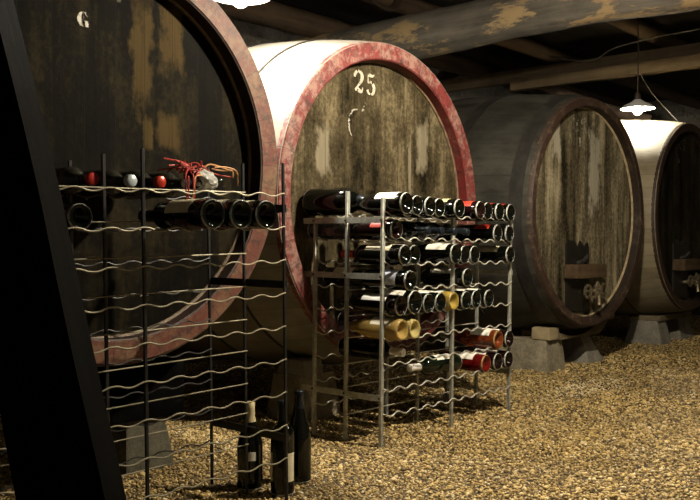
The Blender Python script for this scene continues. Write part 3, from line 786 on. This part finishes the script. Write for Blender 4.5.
# at the back of the rack, necks forward
bottle(lying(MC, 0, 8, .40, 'magnum', False), 'magnum', 'glass_black', 'big dark magnum lying at the back left of the top row', 'cap_dark', None, group=GC)
bottle(lying(MC, 0, 7, .385, bo, False), bo, 'glass_dusty', 'dusty bottle with white capsule behind the left side of the second row', 'cap_white', None, group=GC)
bottle(lying(MC, 1, 5, .385, bo, False), bo, 'glass_black', 'dark bottle at the back left of the fourth row down', 'cap_dark', 'label_cream', group=GC)
bottle(lying(MC, 2, 3, .385, bo, False), bo, 'glass_brown', 'dark brown bottle at the back of the sixth row behind the golden bottle', 'cap_dark', None, group=GC)
# bottle lying along the front wires
m = Matrix.Translation((.578, .058, 1 * LV + .0375 + .009)) @ Matrix.Rotation(-.07, 4, 'Z') @ Matrix((Vector((0, -1, 0)), Vector((0, 0, 1)), Vector((-1, 0, 0)))).transposed().to_4x4()
bottle(MC @ m, bo, 'glass_green', 'dark green bottle lying lengthways along the wires, white label and white capsule', 'cap_white', 'label_white', (.06, .16), 2.4, GC, .25, ('label_dark', .105, .112))

# black rack
GLk = 'wine bottles lying in the black rack'
A_, W_ = .0042, .0022
for j, by, text in ((6, -.095, 'dark bottle, leftmost of three big bases by the right post of the black rack'),
                    (7, -.092, 'dark bottle, middle of three big bases by the right post of the black rack'),
                    (8, -.085, 'dark bottle nearest the right post of the black rack')):
    bottle(lying(ML, j, 7, by, bo, True, 0, A_, W_), bo, 'glass_black', text, 'cap_dark', 'label_cream', (.055, .15), 2.0, GLk, -.45)
bottle(lying(ML, 3, 7, .13, 'half', True, 0, A_, W_, .05), 'half', 'glass_black', 'small dark bottle alone by the leaning timber in the black rack', 'cap_dark', None, group=GLk)
for j, cap, text in ((4, 'cap_red', 'dark bottle with dark red capsule end, leftmost neck on top of the black rack'),
                     (6, 'cap_blue', 'dark bottle with pale blue-grey capsule end on top of the black rack'),
                     (7, 'cap_bright', 'dark bottle with bright red capsule end on top of the black rack'),
                     (8, 'cap_white', 'dark bottle with white capsule end beside the red raffia on the black rack')):
    bottle(lying(ML, j, 8, .485 if j != 4 else .475, bo, False, 0, A_, W_, .022 if j == 4 else -.042), bo, 'glass_dusty', text, cap, None, group=GLk, capz=.280)
# gift bottle in crumpled clear film with red raffia
mcl, nt, b = new_mat('clear_film'); b.inputs['Base Color'].default_value = (.9, .9, .86, 1)
b.inputs['Roughness'].default_value = .12; b.inputs['Transmission Weight'].default_value = .55
gift = thing('gift_bottle', ML @ Vector((.70, .075, 8 * LV + .037)), 'small bottle in crumpled clear film tied with red raffia on the black rack', 'gift bottle')
bm = bmesh.new(); bmesh.ops.create_icosphere(bm, subdivisions=4, radius=.034)
for v in bm.verts:
    d = mnoise.fractal(v.co * 34, 1, 2, 3); v.co *= 1 + .26 * d
    v.co.x *= 1.25; v.co.z *= .85
me = mesh('clear_film', bm, mcl, False); link('clear_film', me, gift)
bm = bmesh.new(); lathe(bm, [(0, -.05), (.02, -.05), (.024, -.045), (.024, .01), (.01, .035), (.01, .06), (0, .06)], 20)
bo_ = link('inner_bottle', mesh('inner_bottle', bm, MT['glass_green']), gift); bo_.rotation_euler = (0, PI / 2, 0)
rr = random.Random(4)
for i in range(24):
    bm = bmesh.new()
    a = Vector((rr.uniform(-.06, .03), rr.uniform(-.02, .03), rr.uniform(.01, .035)))
    if i < 15: e = Vector((rr.uniform(-.15, -.03), rr.uniform(-.03, .05), rr.uniform(.015, .05)))
    elif i < 19: e = Vector((rr.uniform(.07, .13), rr.uniform(-.02, .02), rr.uniform(-.01, .035)))
    else: e = Vector((rr.uniform(-.10, -.05), -.055, rr.uniform(-.085, -.05)))
    mid = (a + e) / 2 + Vector((rr.uniform(-.03, .03), rr.uniform(-.02, .02), rr.uniform(-.005, .014)))
    if i >= 19: mid = Vector((e.x + rr.uniform(-.01, .01), -.052, .0))
    tube(bm, catmull([a, (a + mid) / 2 + Vector((0, 0, rr.uniform(-.012, .016))), mid, e], 5), .0021, 5)
    link('raffia_strand', mesh('raffia_strand', bm, MT['straw_tan' if i in (16, 17, 21, 18) else 'straw_red']), gift)

# bottles standing on the gravel
def standing(u, v, sh, glass, label, cap, lab, lz, roll, tilt=0, size=1, **kw):
    M = Matrix.Translation((u, v, .004)) @ Matrix.Rotation(tilt, 4, 'Y') @ Matrix.Scale(size, 4)
    return bottle(M, sh, glass, label, cap, lab, lz, group='wine bottles standing on the gravel', roll=roll, **kw)
face = math.radians(180 + 15)
standing(1.797, 1.842, bo, 'glass_black', 'dark bottle with two pale labels standing by the right post of the black rack', 'cap_dark', 'label_cream', (.045, .135), math.radians(176), arc=1.0, back=(math.radians(-115), .6), size=.93)
standing(1.925, 1.90, bu, 'glass_black', 'tall plain black bottle standing rightmost of three on the gravel', 'cap_dark', None, (0, 0), 0, size=.95)
standing(1.775, 1.96, ch, 'glass_black', 'squat champagne bottle with cream foil neck standing on the gravel', 'cap_cream', 'label_white', (.105, .135), math.radians(140), arc=.8, capz=.235, size=.86)

# ------------------------------------------------------------------ leaning timber in the near left
bm = bmesh.new()
P0, P1 = Vector((.772, 1.159, 0)), Vector((.385, 1.60, 2.45))
fw2 = Vector((.752, .66, 0)); rt2 = Vector((.66, -.752, 0))
rings = []
for i in range(25):
    t = i / 24; c = P0.lerp(P1, t) + rt2 * (.030 * math.sin(PI * min(1, t * 1.25)))
    w = .066 + .006 * mnoise.noise(Vector((t * 6, 0, 0)))
    rings.append([bm.verts.new(c + rt2 * (w * a) + fw2 * (.05 * b_)) for a, b_ in ((-1, -1), (1, -1), (1, 1), (-1, 1))])
for A, B in zip(rings, rings[1:]):
    for k in range(4): bm.faces.new((A[k], A[(k + 1) % 4], B[(k + 1) % 4], B[k]))
bm.faces.new(rings[0][::-1]); bm.faces.new(rings[-1])
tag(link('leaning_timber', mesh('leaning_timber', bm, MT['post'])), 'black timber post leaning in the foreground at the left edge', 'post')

# ------------------------------------------------------------------ camera, world, view
th, pitch, roll, f = .7203, .0108, -.0022, 867.0
fw = Vector((math.cos(th), math.sin(th), 0)); rt = Vector((math.sin(th), -math.cos(th), 0)); up = Vector((0, 0, 1))
F = fw * math.cos(pitch) - up * math.sin(pitch); U = up * math.cos(pitch) + fw * math.sin(pitch)
Rv = rt * math.cos(roll) - U * math.sin(roll); Uv = U * math.cos(roll) + rt * math.sin(roll)
cam = bpy.data.cameras.new('camera'); co = bpy.data.objects.new('camera', cam); C.objects.link(co)
m = Matrix((Rv, Uv, -F)).transposed().to_4x4(); m.translation = (0, 0, H); co.matrix_world = m
cam.sensor_width = 36; cam.lens = f / 700 * 36; cam.clip_start = .02
sc = bpy.context.scene; sc.camera = co
w = bpy.data.worlds.new('cellar_air'); sc.world = w; w.use_nodes = True
w.node_tree.nodes['Background'].inputs[0].default_value = (.5, .45, .35, 1); w.node_tree.nodes['Background'].inputs[1].default_value = .0
sc.view_settings.view_transform = 'Standard'; sc.view_settings.look = 'None'; sc.view_settings.gamma = 1
sc.view_settings.use_curve_mapping = False; sc.view_settings.exposure = 0.0
sc.cycles.sample_clamp_indirect = 4
